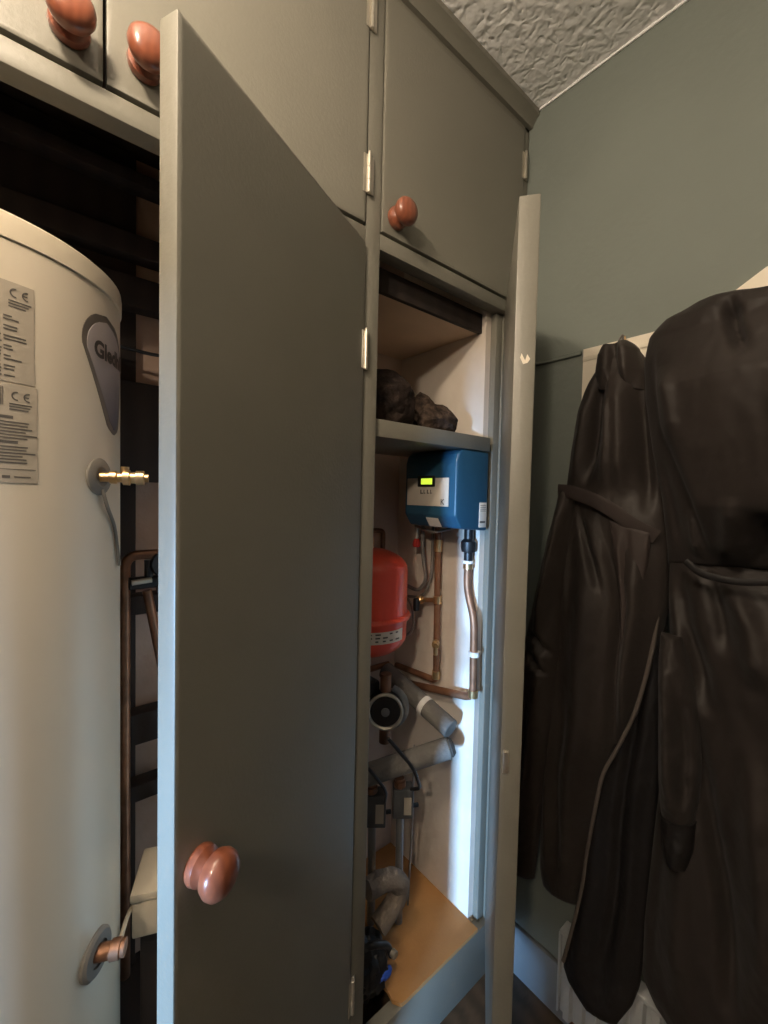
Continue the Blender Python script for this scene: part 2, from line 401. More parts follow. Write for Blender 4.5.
t2.build('lettering', M['inkgrey'], s2, smooth=False)
# tear-drop badge
def tear(k):
    def fn(v):   # v from bottom (0) to top (1)
        if v < .68: h = .018 + (.064 - .018) * (v / .68) ** .9
        else: q = (v - .68) / .32; h = .064 * math.sqrt(max(0.0, 1 - q * q))
        if v < .06: h *= math.sqrt(v / .06 + .02)
        h = max(.0015, h - k); c_ = 58.6 + 7.0 * (1 - v) 
        return (c_ - h * DEG, c_ + h * DEG)
    return fn
bd = wrap_patch('badge', M['badgerim'], tank, (1.440, 1.622, tear(0)), .0010)
wrap_patch('badge_field', M['badge'], bd, (1.4475, 1.612, tear(.0085)), .0016)
bt = MB()
text_on(bt, 'Gledhill', .034, lambda x, y: wrap(50.0 + x * DEG, 1.553 + y, .0022), .0014)
bt.build('lettering', M['black'], bd, smooth=False)
# fittings
def radial(th): t = math.radians(th); return Vector((math.sin(t), -math.cos(t), 0))
vf = MB().lathe([(0, -.012), (.029, -.012), (.029, .0015), (.026, .004), (.015, .005), (.012, .003), (0, .003)], wrap(53.5, 1.369, 0), radial(53.5), 36).build('flange', M['flange'], tank)
o = wrap(53.5, 1.369, 0); ra = Vector((.95, -.30, .0)).normalized()
v = MB().lathe([(.008, 0), (.008, .012), (.0105, .013), (.0105, .022), (.008, .0235), (.008, .030), (.0125, .031), (.0125, .040), (.0095, .041), (.0095, .048), (.012, .049), (.012, .060), (.007, .061), (.007, .066), (0, .066)], o + radial(53.5) * .002, ra, 12)
v.cyl(o + ra * .035 + Vector((0, 0, .008)), o + ra * .035 + Vector((0, 0, .017)), .006, 12)
v.build('brass_fitting', M['brass'], vf)
q = wrap(50.5, .610, 0)
ms = MB().lathe([(0, -.01), (.034, -.01), (.034, .003), (.030, .007), (.018, .008), (.018, .004), (0, .004)], q, radial(50.5), 36).build('lower_flange', M['flange'], tank)
a2 = (radial(50.5) + Vector((.5, .05, 0))).normalized()
MB().lathe([(.012, 0), (.012, .022), (.0145, .023), (.0145, .036), (.0125, .037), (.0125, .043), (.009, .044), (0, .044)], q, a2, 20).build('copper_stub', M['copperbright'], ms)
MB().tube([o + Vector((.004, -.003, -.02)), o + Vector((.012, .004, -.05)), wrap(64, 1.29, .004), wrap(70, 1.22, .004)], .0028, 10).build('thin_wire', M['flange'], vf)
MB().box(XC - .2, XC + .2, YC - .17, YC + .17, .1491, .1499).build('stand', M['darkwood_shade'], tank)

# things behind the tank seen past the left door
ct = M['copper']
tag(MB().box(-1.42, -.868, .490, .519, .151, 2.14, .002).build('wall_boarding', M['darkwood_shade']), 'dark timber boarding on the back wall behind the cream cylinder', 'boarding')
tag(MB().tube([(-.900, .425, .20), (-.900, .425, 1.20), (-.70, .425, 1.20)], .011, fillet=.03).build('copper_pipe', ct), 'dull copper pipe rising behind the cream cylinder on the rough wall', 'pipe')
tag(MB().tube([(-.86, .40, 1.12), (-.815, .40, .86), (-.815, .40, .55), (-.70, .40, .5)], .010, fillet=.02).build('copper_pipe', ct), 'bent copper pipe slanting beside the riser behind the cylinder', 'pipe')
g = thing('gate_valve', 'black gate valve on the pipes behind the cream cylinder', 'valve', (-.852, .37, 1.14))
MB().cyl((-.90, .37, 1.145), (-.77, .37, 1.145), .014).cyl((-.862, .37, 1.145), (-.862, .37, 1.195), .009).lathe([(.016, 0), (.02, .01), (.016, .02)], (-.845, .37, 1.135), (1, 0, 0)).build('valve_body', M['black'], g)
MB().lathe([(.004, 0), (.026, .001), (.028, .008), (.026, .016), (0, .016)], (-.838, .362, 1.185), (.2, -1, .1), 24).build('hand_wheel', M['black'], g)
MB().cyl((-.898, .350, 1.150), (-.86, .350, 1.153), .006).build('valve_stem', M['steel'], g)
gr = 'dark battens across the wall behind the cylinder'
for (z0, z1, lb) in ((2.045, 2.075, 'thin dark timber batten high on the rough wall, topmost behind the cylinder'), (1.885, 1.935, 'dark timber batten on the rough wall just above the cylinder lid'), (1.77, 1.84, 'dark timber batten on the rough wall level with the cylinder lid'), (1.37, 1.60, 'wide dark board painting in the shade on the rough wall behind the brass fitting'), (1.055, 1.10, 'dark batten on the rough wall under the black gate valve'), (.74, .815, 'dark batten on the rough wall below the gate valve and copper bend'), (.60, .64, 'lowest dark batten on the rough wall just above the cream wiring box')):
    tag(MB().box(-1.40, -.61, .442, .489, z0, z1, .003).build('wall_batten', M['darkwood_shade']), lb, 'batten', gr)  # the wide one is added to paint in shade on the wall
tag(MB().tube([(-.95, .436, 1.675), (-.85, .436, 1.668), (-.70, .436, 1.675)], .004).build('black_cable', M['black']), 'thin black cable crossing the wall behind the cylinder top', 'cable')
wb = thing('wiring_box', 'cream wiring box low between the cylinder and the left door', 'junction box', (-.86, .30, .49))
WR = Matrix.Translation((-.922, .197, 0)) @ Matrix.Rotation(math.radians(-22), 4, 'Z')
MB().box(0, .13, 0, .11, .497, .568, .004, mtx=WR).build('box_body', M['boxcream'], wb)
MB().box(-.003, .133, -.003, .113, .569, .586, .004, mtx=WR).build('lid', M['boxcream'], wb)
MB().tube([(-.917, .215, .548), (-.930, .19, .555), (-.945, .155, .552)], .004).build('cable', M['boxcream'], wb)
tag(MB().box(.012, .118, .010, .10, .1495, .4965, .004, mtx=WR).build('timber_block', M['darkwood_shade']), 'dark timber block standing under the cream wiring box', 'timber')

# ------------------------------------------------------------------ blue control box
bx = thing('control_box', 'blue plastic control box with green display on the inner wall under the shelf', 'control unit', (-.18, .1, 1.27))
XF = -.247
bm_ = MB()
pf = [(-.118, 1.4725), (-.225, 1.4725), (-.240, 1.462), (XF, 1.440), (XF, 1.302), (-.225, 1.270), (-.118, 1.262)]
bm_.prism(pf, lambda a, b: Vector((a, .012, b)), (0, .190, 0))
bmesh.ops.recalc_face_normals(bm_.bm, faces=bm_.bm.faces)
bmesh.ops.bevel(bm_.bm, geom=[e for e in bm_.bm.edges], offset=.006, segments=3, profile=.5, affect='EDGES')
bm_.build('case', M['blue'], bx)
fp = lab(MB().box(XF - .0022, XF, .036, .190, 1.326, 1.400, .0008).build('front_plate', M['whitelabel'], bx), 'pale front plate')
MB().box(XF - .006, XF - .002, .082, .146, 1.377, 1.406, .002).build('display_bezel', M['black'], fp)
MB().box(XF - .0068, XF - .0055, .090, .131, 1.383, 1.399, .0004).build('display', M['lcd'], fp)
pk = MB()
text_on(pk, 'K', .020, lambda x, y: Vector((XF - .0028, .062 - x, 1.331 + y)), .0004)
for i, w_ in enumerate((.010, .007, .009, .006)):
    y_ = .137 - i * .0125
    pk.box(XF - .0028, XF - .0023, y_ - w_, y_, 1.358 + .0004 * i, 1.361); pk.box(XF - .0028, XF - .0023, y_ - w_ * .4, y_, 1.358, 1.369)
pk.build('lettering', M['inkgrey'], fp, smooth=False)
st = lab(MB().box(-.154, -.124, .0105, .0120, 1.272, 1.338, .0004).build('side_label', M['whitelabel'], bx), 'white side sticker')
sp = MB().box(-.152, -.130, .0100, .0106, 1.284, 1.289)
for i in range(4): sp.box(-.151, -.128, .0100, .0106, 1.330 - i * .005, 1.3315 - i * .005)
sp.build('lettering', M['inkgrey'], st, smooth=False)
rv = Matrix.Translation((-.234, .098, 1.283)) @ Matrix.Rotation(math.radians(-35), 4, 'Y')
lab(MB().box(-.0012, 0, -.022, .022, -.014, .014, mtx=rv).build('lower_label', M['clip'], bx), 'small white sticker on the sloping base')

# ------------------------------------------------------------------ pipes on the inner wall
cp = thing('copper_pipe', 'copper pipe dropping from the middle of the blue box to the skirting run', 'pipe', (-.14, .165, .8))
MB().tube([(-.14, .170, 1.262), (-.14, .162, .805), (-.14, .34, .794)], .0095, fillet=.016).build('tube', M['copperbright'], cp)
for y_, z0, z1 in ((.162, .812, .835), (.168, 1.19, 1.225), (.165, 1.036, 1.058)): MB().cyl((-.14, y_, z0), (-.14, y_, z1), .0122).build('coupling', M['brass'], cp)
MB().cyl((-.14, .165, 1.045), (-.152, .235, 1.035), .007).lathe([(.010, 0), (.013, .004), (.013, .018), (.009, .022)], (-.152, .215, 1.037), (-.1, 1, -.1), 12).build('isolating_valve', M['brass'], cp)
MB().cyl((-.152, .225, 1.036), (-.172, .215, 1.028), .005).box(-.186, -.170, .208, .222, 1.008, 1.046, .003).build('valve_lever', M['black'], cp)
MB().cyl((-.14, .165, .925), (-.175, .135, .927), .0065).lathe([(.012, 0), (.012, .012), (.008, .013), (.008, .022)], (-.165, .143, .927), (-.75, -.65, 0), 8).cyl((-.178, .132, .927), (-.178, .132, .900), .006).build('drain_cock', M['brass'], cp)
MB().cyl((-.14, .163, .925), (-.118, .180, .925), .006).build('bracket', M['brass'], cp)
cp = thing('copper_pipe', 'copper pipe with black union dropping from the right end of the blue box', 'pipe', (-.14, .03, .8))
MB().tube([(-.14, .055, 1.185), (-.14, .056, 1.10), (-.14, .028, 1.02), (-.14, .024, .806), (-.14, .34, .742)], .0105, fillet=.03).build('tube', M['copperbright'], cp)
MB().lathe([(.012, 0), (.012, .022), (.019, .024), (.021, .034), (.021, .052), (.017, .056), (.013, .060), (.013, .090)], (-.14, .055, 1.178), (0, 0, 1), 12).build('union', M['black'], cp)
MB().cyl((-.14, .055, 1.170), (-.14, .055, 1.178), .0150).build('union_ring', M['clip'], cp)
for y_, z0, z1 in ((.0245, .808, .828), (.055, 1.155, 1.168)): MB().cyl((-.14, y_, z0), (-.14, y_, z1), .0135).build('coupling', M['brass'], cp)
MB().lathe([(.0105, 0), (.0145, 0), (.0145, .013), (.0105, .013)], (-.14, .025, .921), (0, 0, 1), 20).box(-.14, -.1175, .018, .032, .923, .931).build('pipe_clip', M['clip'], cp)
tag(MB().tube([(-.165, .353, .80), (-.37, .353, .80), (-.37, .353, .62)], .0095, fillet=.016).build('copper_pipe', ct), 'dull copper pipe running along the back wall above the pump', 'pipe')
fh = tag(MB().tube([(-.152, .222, 1.262), (-.152, .222, 1.185), (-.148, .205, 1.10), (-.15, .235, 1.06), (-.16, .30, 1.075)], .0058, fillet=.06).build('flexible_hose', M['greycable']), 'thin grey braided hose curving down under the left of the blue box', 'hose')
tag(MB().tube([(-.136, .196, 1.262), (-.134, .196, 1.12), (-.134, .225, 1.04), (-.15, .32, 1.03)], .0045, fillet=.05).build('flexible_hose', M['greycable']), 'thinner grey hose hanging behind the first copper pipe', 'hose')
rt = thing('filling_tap', 'small red handled tap hanging under the blue box', 'tap', (-.165, .232, 1.2))
MB().cyl((-.165, .234, 1.262), (-.165, .234, 1.205), .006).build('spindle', M['steel'], rt)
MB().lathe([(0, 0), (.011, 0), (.013, .006), (.011, .018), (.006, .026), (0, .026)], (-.165, .234, 1.198), (0, 0, 1), 8).build('handle', M['redpl'], rt)
tag(MB().tube([(-.175, .23, 1.262), (-.200, .13, 1.25), (-.155, .11, 1.262)], .004, fillet=.03).build('grey_cable', M['greycable']), 'short grey cable looping under the sloping base of the blue box', 'cable')
tag(MB().tube([(-.165, .33, 1.05), (-.165, .25, 1.03), (-.165, .235, .96), (-.17, .25, .925), (-.185, .33, .905)], .004, fillet=.05).build('grey_cable', M['greycable']), 'grey cable looping down beside the red vessel', 'cable')
tag(MB().tube([(-.33, .352, 1.25), (-.20, .352, 1.238), (-.20, .352, 1.12)], .008, fillet=.012).build('copper_pipe', ct), 'dark pipe elbow on the back wall above the red vessel', 'pipe')

# ------------------------------------------------------------------ red expansion vessel
EV = Vector((-.335, .245, 0)); er = .108
ev = thing('expansion_vessel', 'red expansion vessel with rim band hanging behind the middle post', 'pressure vessel', (EV.x, EV.y, .89))
def ring(r, h): return (r, h)
zb, zt = .905, 1.205
prof = [(0, zb)] + [(er * math.sin(a), zb + .06 * (1 - math.cos(a))) for a in [PI / 2 * k / 8 for k in range(1, 9)]] + [(er, zt - .06)] + [(er * math.cos(a), zt - .06 + .06 * math.sin(a)) for a in [PI / 2 * k / 8 for k in range(1, 8)]] + [(0, zt)]
MB().lathe(prof, (EV.x, EV.y, 0), seg=64).build('shell', M['red'], ev)
MB().lathe([(er - .002, 0), (er + .009, .002), (er + .011, .008), (er + .007, .014), (er - .002, .017)], (EV.x, EV.y, 1.012), seg=64).build('rim', M['red'], ev)
lbm = MB()
n = 24; A_, B_ = [], []
for k in range(n + 1):
    t = math.radians(-200 + 130 * k / n)
    for L, z in ((A_, .966), (B_, .998)): L.append(lbm.bm.verts.new((EV.x + (er + .0008) * math.cos(t), EV.y + (er + .0008) * math.sin(t), z)))
for k in range(n): lbm.bm.faces.new((A_[k], A_[k + 1], B_[k + 1], B_[k]))
el = lab(lbm.build('label_band', M['whitelabel'], ev), 'white label band')
lp = MB()
for row, zz in enumerate((.990, .981, .972)):
    for k in range(9):
        if random.random() < .75:
            t0 = math.radians(-170 + k * 10.5); t1 = t0 + math.radians(4 + 4 * random.random()); a = [(EV.x + (er + .0014) * math.cos(t), EV.y + (er + .0014) * math.sin(t)) for t in (t0, t1)]
            vv = [lp.bm.verts.new((*a[0], zz)), lp.bm.verts.new((*a[1], zz)), lp.bm.verts.new((*a[1], zz + .004)), lp.bm.verts.new((*a[0], zz + .004))]; lp.bm.faces.new(vv)
lp.build('lettering', M['inkgrey'], el, smooth=False)
MB().cyl((EV.x, EV.y, 1.204), (EV.x, EV.y, 1.235), .012).build('connection', M['brass'], ev)
MB().box(EV.x - .02, EV.x + .02, EV.y + er - .004, .3745, 1.06, 1.10, .003).build('wall_bracket', M['black'], ev)

# ------------------------------------------------------------------ pump
pd = Vector((-.62, -.76, .06)).normalized(); pc = Vector((-.298, .205, .742))
pu = thing('circulating_pump', 'black circulating pump with round silver rimmed face low in the cupboard', 'pump', (-.318, .25, .68))
MB().lathe([(0, -.045), (.045, -.045), (.050, -.038), (.052, -.02), (.048, -.006), (.040, 0), (0, 0)], pc, pd, 48).build('motor', M['black'], pu)
MB().lathe([(.043, -.004), (.0505, -.006), (.0515, .004), (.047, .0055), (.043, .003), (.043, -.004)], pc, pd, 48).build('face_ring', M['steel'], pu)
MB().lathe([(0, .0035), (.012, .0035), (.012, .0065), (.006, .009), (0, .009)], pc, pd, 24).build('centre_screw', M['galv'], pu)
MB().box(-.350, -.285, .245, .30, .770, .815, .008).build('terminal_box', M['black'], pu)
for a_, b_ in ((.05, .10), (-.05, -.10)): MB().cyl(pc - pd * .026 + Vector((0, 0, a_)), pc - pd * .026 + Vector((0, 0, b_)), .016).build('union', M['copper'], pu)
side = Vector((pd.y, -pd.x, 0)).normalized() * -1
vg = MB()
arc = [pc - pd * .03 + (side * math.cos(a) + Vector((0, 0, 1)) * math.sin(a)) * .058 for a in [math.radians(-70 + 14 * k) for k in range(11)]]
vg.tube(arc, (.003, .012), 10, .001, flat=tuple(pd)); vg.build('volute', M['galv'], pu)

# ------------------------------------------------------------------ lagged pipes
lg = thing('lagged_pipe', 'grey foam lagged pipe sloping down the inner wall to a white taped joint', 'insulated pipe', (-.17, .2, .75))
pA, pB = Vector((-.205, .320, .800)), Vector((-.182, .062, .716))
MB().cyl(pA, pB, .027, 24, .003).build('foam_sleeve', M['foam'], lg)
tm = pA.lerp(pB, .64); dv = (pB - pA).normalized()
MB().cyl(tm - dv * .008, tm + dv * .008, .0285, 24).build('tape', M['clip'], lg)
lg = thing('lagged_pipe', 'grey foam lagged pipe running left from the joint under the pump', 'insulated pipe', (-.25, .15, .65))
qA, qB = Vector((-.184, .066, .664)), Vector((-.40, .205, .590))
MB().cyl(qA, qB, .028, 24, .003).build('foam_sleeve', M['foam'], lg)
dq = (qA - qB).normalized(); MB().lathe([(0, 0), (.022, 0), (.026, .006), (.018, .016), (0, .018)], qA + dq * -.002, dq, 20).build('foam_end', M['foamend'], lg)

# ------------------------------------------------------------------ zone valves
def zone_valve(c, s, lb, down):
    z = thing('zone_valve', lb, 'valve', (c[0], c[1], c[2] - .05), 'zone valves')
    ry = Matrix.Translation(c) @ Matrix.Rotation(math.radians(-38), 4, 'Z')
    MB().box(-.030 * s, .030 * s, -.022 * s, .022 * s, -.044 * s, .044 * s, .004, mtx=ry).build('motor_head', M['valvebox'], z)
    lab(MB().box(.002 * s, .024 * s, -.0232 * s, -.022 * s, -.030 * s, .022 * s, mtx=ry).build('data_label', M['sticker'], z), 'pale data label')
    MB().lathe([(.012, 0), (.017, .004), (.017, .018), (.011, .019), (.014, .020), (.014, .026), (0, .026)], Vector(c) + Vector((-.012, .0, .044 * s)), (0, .1, 1), 10).build('valve_body', M['copper'], z)
    MB().tube([Vector(c) + Vector((.0, .01, -.042 * s)), Vector((c[0] + .004, c[1] + .01, down))], .011, fillet=.01).build('copper_tail', M['galv'], z)
    MB().cyl(Vector(c) + Vector((.030, .0, -.030)), Vector(c) + Vector((.052, -.006, -.034)), .006).build('manual_lever', M['black'], z)
zone_valve(Vector((-.283, .140, .518)), .92, 'grey motorised zone valve with pale label on the vertical pipe', .1606)
zone_valve(Vector((-.345, .185, .50)), 1.0, 'grey motorised zone valve half hidden behind the middle post', .1606)
tag(MB().tube([(-.375, .10, .74), (-.315, .066, .655), (-.276, .080, .58), (-.280, .112, .562)], .0045, fillet=.03).build('black_cable', M['black']), 'black cable running down to the labelled zone valve', 'cable')
tag(MB().tube([(-.42, .12, .67), (-.372, .105, .60), (-.352, .135, .548)], .0042, fillet=.03).build('black_cable', M['black']), 'black cable dropping to the half hidden zone valve', 'cable')
tag(MB().tube([(-.225, .16, .64), (-.225, .16, .40), (-.225, .17, .1606)], .003, fillet=.01).build('grey_cable', M['greycable']), 'thin grey cable hanging straight down to the orange board', 'cable')
# cloth wrapped elbow and the dark bag below
lr = MB().tube([(-.43, .105, .375), (-.360, .10, .372), (-.318, .098, .330), (-.335, .10, .292), (-.395, .10, .262)], .025, 18, .05)
for v_ in lr.bm.verts: v_.co += Vector((0, 0, 1)) * .006 * noise.noise(v_.co * 40) + Vector((1, 0, 0)) * .006 * noise.noise(v_.co * 35 + Vector((3, 1, 0)))
tag(lr.build('lagging_cloth', M['rag']), 'beige cloth lagging wrapped round a pipe bend below the valves', 'cloth')
hb = thing('tool_bag', 'black bag with a bright blue patch at the bottom of the cupboard', 'bag', (-.40, .10, .16))
b_ = MB().blob((-.452, .085, .222), (.060, .055, .070), 3, .25, 2.2, flat=-.0615); b_.build('body', M['black'], hb)
MB().blob((-.424, .042, .210), (.026, .012, .012), 5, .15, 2).build('blue_patch', M['bluepl'], hb)
MB().tube([(-.47, .07, .280), (-.45, .05, .295), (-.405, .05, .265), (-.395, .047, .235)], .008, fillet=.03).build('strap', M['black'], hb)
MB().cyl((-.397, .043, .247), (-.395, .030, .247), .009, 14, .001).build('buckle', M['steel'], hb)

# ------------------------------------------------------------------ things on the shelf
SZ = 1.5112
def pouch(name, c, rad, seed, m, lb, amp=.35, fl=None):
    b = MB().blob((c[0], c[1], c[2]), rad, seed, amp, 1.6, 5, flat=SZ - c[2])
    C_ = Vector(c)
    for v_ in b.bm.verts:   # crumple into facets along random fold planes
        d_ = v_.co - C_
        for q in range(26):
            n_ = noise.random_unit_vector() if False else Vector((math.sin(q * 12.9 + seed), math.sin(q * 7.3 + seed * 3.1), math.sin(q * 4.1 + seed * 1.7) * .8 + .2)).normalized()
            ext = math.sqrt((n_.x * rad[0]) ** 2 + (n_.y * rad[1]) ** 2 + (n_.z * rad[2]) ** 2) * (.80 + .10 * math.sin(q * 2.3))
            k = d_.dot(n_)
            if k > ext: d_ -= n_ * (k - ext) * .9
        v_.co = C_ + d_
        if v_.co.z > SZ + .004: v_.co += Vector((1, 1, 1)) * .003 * noise.noise(v_.co * 60)
        v_.co.z = max(v_.co.z, SZ)
    o = b.build(name, m, angle=25)
    return tag(o, lb, 'bag')
pouch('fabric_bag', (-.425, .095, 1.566), (.112, .066, .090), 2, M['camo'], 'large black crumpled bag on the left of the shelf', .22)
pouch('fabric_pouch', (-.238, .150, 1.575), (.052, .038, .076), 6, M['camo2'], 'small dark mottled pouch at the back of the shelf', .2)
pouch('fabric_pouch', (-.266, .068, 1.538), (.082, .040, .048), 9, M['camo2'], 'flat mottled brown pouch at the front edge of the shelf', .2)

# ------------------------------------------------------------------ right wall: hook board, coats, bag
rk = thing('coat_rack', 'cream hook board with rising top edge behind the coats', 'coat rack', (-.01, -.6, 1.62))
yy = [-.182, -.25, -.33, -.39, -.449, -.517, -.60, -.70]
zz = [1.720, 1.720, 1.720, 1.722, 1.745, 1.787, 1.81, 1.818]
top = list(zip(yy, zz)); full = top + [(-1.40 - y, z) for y, z in reversed(top)][1:]
poly = full + [(full[-1][0], 1.58), (full[0][0], 1.58)]
bmk = MB().prism(poly, lambda a, b: Vector((-.016, a, b)), (.0155, 0, 0)); bmk.build('board', M['cream'], rk, angle=20)
MB().box(-.019, -.016, -1.2175, -.1825, 1.690, 1.7, .001).build('bead', M['cream'], rk)
for y_ in (-.28, -.55, -.80, -1.05):
    MB().tube([(-.015, y_, 1.712), (-.026, y_, 1.705), (-.029, y_, 1.722)], .0035, fillet=.008).build('hook', M['brass'], rk)

def interp(tab, t):
    n = len(tab) - 1; x = t * n; i = min(int(x), n - 1); k = x - i; k = k * k * (3 - 2 * k) * .35 + k * .65
    return [a + (b - a) * k for a, b in zip(tab[i], tab[i + 1])]
def resample(rows, key=1):
    """rows (yL,zL,yR,zR,depth): resample evenly by height so v is proportional to drop"""
    zs = [(r_[1] + r_[3]) / 2 for r_ in rows]; out = []
    N = 60
    for i in range(N + 1):
        z = zs[0] + (zs[-1] - zs[0]) * i / N
        j = 0
        while j < len(zs) - 2 and zs[j + 1] > z: j += 1
        k = (zs[j] - z) / max(1e-6, zs[j] - zs[j + 1]); k = min(1, max(0, k))
        out.append([a + (b - a) * k for a, b in zip(rows[j], rows[j + 1])])
    return out
def drape(rows, xb0, fold, pw=.42, nu=110, nv=170, seed=0., xk=0.):
    rows = resample(rows); mb = MB(); Fv, Bv = [], []
    for i in range(nv + 1):
        v = i / nv; yL, zL, yR, zR, D = interp(rows, v); xb = xb0 - xk * v
        fr, br = [], []
        for k in range(nu + 1):
            u_ = k / nu; s_ = max(0., math.sin(PI * u_)) ** pw
            y, z = yL + (yR - yL) * u_, zL + (zR - zL) * u_
            endv = min(1., (min(v, 1 - v) / .02 + .12))
            x = xb - .004 - D * s_ * endv ** .5 - fold(u_, v, y, z) * s_
            br.append(mb.bm.verts.new((xb, y, z)))
            fr.append(mb.bm.verts.new((min(x, xb - .003), y, z + .006 * noise.noise(Vector((y * 20, v * 3, seed))) * (1 - v * .3))))
        Fv.append(fr); Bv.append(br)
    for i in range(nv):
        for k in range(nu):
            mb.bm.faces.new((Fv[i][k], Fv[i][k + 1], Fv[i + 1][k + 1], Fv[i + 1][k]))
            mb.bm.faces.new((Bv[i][k], Bv[i + 1][k], Bv[i + 1][k + 1], Bv[i][k + 1]))
        mb.bm.faces.new((Fv[i][0], Fv[i + 1][0], Bv[i + 1][0], Bv[i][0])); mb.bm.faces.new((Fv[i][nu], Bv[i][nu], Bv[i + 1][nu], Fv[i + 1][nu]))
    for k in range(nu):
        mb.bm.faces.new((Fv[0][k], Bv[0][k], Bv[0][k + 1], Fv[0][k + 1])); mb.bm.faces.new((Fv[nv][k], Fv[nv][k + 1], Bv[nv][k + 1], Bv[nv][k]))
    return mb
def ridge(t): return 1 - abs(((t % 1) * 2) - 1) ** 1.3     # sharp-valley fold profile
def folds(freqs, seed, wr=.004):
    def fn(u_, v, y, z):
        w_ = .35 * noise.noise(Vector((u_ * 1.6, v * 2.2, seed)))
        a = 0
        for (k, sl, ph, amp, v0, v1) in freqs:
            e = min(1, max(0, (v - v0) / .12)) * min(1, max(0, (v1 - v) / .12))
            a += amp * e * (ridge(k * u_ + sl * v + ph + w_) - .5)
        a += wr * noise.noise(Vector((u_ * 7, v * 16, seed + 3))) + wr * .6 * noise.noise(Vector((u_ * 15 + v * 6, v * 30, seed + 8)))
        return a
    return fn

def creases(L, seed, wr=.004):
    """L: (polyline [(y, z)] from top to bottom, amplitude, width, kind): kind 'g' a soft ridge or valley, 's' a layer lying over on the lower-y side"""
    def fn(u_, v, y, z):
        a = 0.
        wob = .010 * noise.noise(Vector((z * 5, seed, 1.)))
        for pts, amp, wd_, kind in L:
            if z > pts[0][1] or z < pts[-1][1]: continue
            for (ya, za), (yb, zb_) in zip(pts, pts[1:]):
                if za >= z >= zb_:
                    k = (za - z) / max(1e-6, za - zb_); yl = ya + (yb - ya) * k + wob; break
            span = pts[0][1] - pts[-1][1]
            e = min(1., (pts[0][1] - z) / (.25 * span + 1e-6)) * min(1., (z - pts[-1][1]) / (.25 * span + 1e-6))
            d_ = (yl - y) / wd_
            amp = amp * 1.5
            if kind == 'g': a += amp * e * math.exp(-d_ * d_)
            else: a += amp * e * (1 / (1 + math.exp(-4 * max(-9., min(9., d_)))))
        a += wr * noise.noise(Vector((y * 22, z * 9, seed))) + wr * .7 * noise.noise(Vector((y * 48 + z * 14, z * 26 - y * 12, seed + 8)))
        a += wr * .35 * noise.noise(Vector((y * 110, z * 60, seed + 4)))
        return a
    return fn

c1 = thing('belted_coat', 'long dark brown belted raincoat hanging nearest the cupboard door', 'coat', (-.04, -.27, 1.68))
body_rows = [(-.258, 1.694, -.318, 1.676, .026), (-.238, 1.668, -.336, 1.648, .040), (-.208, 1.621, -.350, 1.600, .048), (-.190, 1.565, -.360, 1.545, .050), (-.176, 1.471, -.370, 1.457, .046), (-.166, 1.374, -.376, 1.372, .038),
             (-.156, 1.300, -.396, 1.300, .050), (-.150, 1.098, -.396, 1.130, .056), (-.146, .841, -.352, .900, .056), (-.138, .681, -.290, .735, .056), (-.136, .497, -.268, .545, .054), (-.139, .400, -.258, .425, .05), (-.150, .345, -.250, .372, .04)]
bl = [([(-.262, 1.34), (-.293, 1.22), (-.316, 1.13), (-.317, .94), (-.302, .75), (-.290, .50)], .009, .007, 's'), ([(-.255, 1.66), (-.245, 1.50), (-.230, 1.385)], -.022, .014, 'g'), ([(-.300, 1.64), (-.306, 1.50), (-.310, 1.36)], .020, .020, 'g'), ([(-.330, 1.60), (-.345, 1.45), (-.360, 1.32)], -.022, .012, 'g'),
      ([(-.220, 1.60), (-.205, 1.48), (-.195, 1.39)], .012, .014, 'g'), ([(-.275, 1.60), (-.278, 1.48), (-.272, 1.37)], .012, .012, 'g'),
      ([(-.270, 1.34), (-.295, 1.22), (-.317, 1.13), (-.318, .94), (-.303, .75), (-.292, .54)], -.020, .013, 'g'), ([(-.235, 1.33), (-.245, 1.1), (-.247, .86), (-.230, .50), (-.225, .38)], .016, .030, 'g'),
      ([(-.345, 1.30), (-.347, 1.14), (-.338, .98), (-.322, .82)], .016, .016, 'g'), ([(-.216, 1.34), (-.245, 1.24), (-.277, 1.14)], -.010, .009, 'g'), ([(-.19, 1.33), (-.185, 1.2), (-.19, 1.05)], .010, .012, 'g'),
      ([(-.200, .9), (-.195, .7), (-.198, .40)], -.012, .016, 'g'), ([(-.175, 1.1), (-.165, .8), (-.165, .42)], .010, .012, 'g')]
drape(body_rows, -.034, creases(bl, 1.3, .0028), seed=1.).build('body', M['coat'], c1, angle=80)
flap_rows = [(-.330, 1.20, -.375, 1.21, .010), (-.332, 1.094, -.386, 1.10, .012), (-.314, .932, -.394, .95, .014), (-.270, .760, -.398, .81, .016), (-.254, .590, -.392, .66, .016), (-.250, .445, -.388, .52, .016), (-.228, .290, -.388, .39, .018), (-.219, .228, -.386, .325, .016), (-.236, .200, -.374, .272, .016), (-.280, .170, -.345, .200, .012)]
fl = [([(-.355, 1.1), (-.340, .8), (-.325, .5), (-.32, .2)], -.010, .012, 'g'), ([(-.28, .7), (-.27, .5), (-.262, .2)], .008, .02, 'g'), ([(-.37, 1.0), (-.358, .6), (-.352, .3)], .008, .014, 'g')]
drape(flap_rows, -.014, creases(fl, 4.1, .003), nu=70, seed=2., xk=.062).build('front_panel', M['coatin'], c1, angle=80)
sl_rows = [(-.172, 1.385, -.200, 1.385, .02), (-.164, 1.33, -.205, 1.33, .03), (-.136, 1.203, -.196, 1.208, .038), (-.096, .992, -.184, 1.008, .044), (-.066, .771, -.172, .800, .046), (-.052, .560, -.154, .590, .046), (-.060, .425, -.144, .450, .042), (-.082, .362, -.138, .380, .034)]
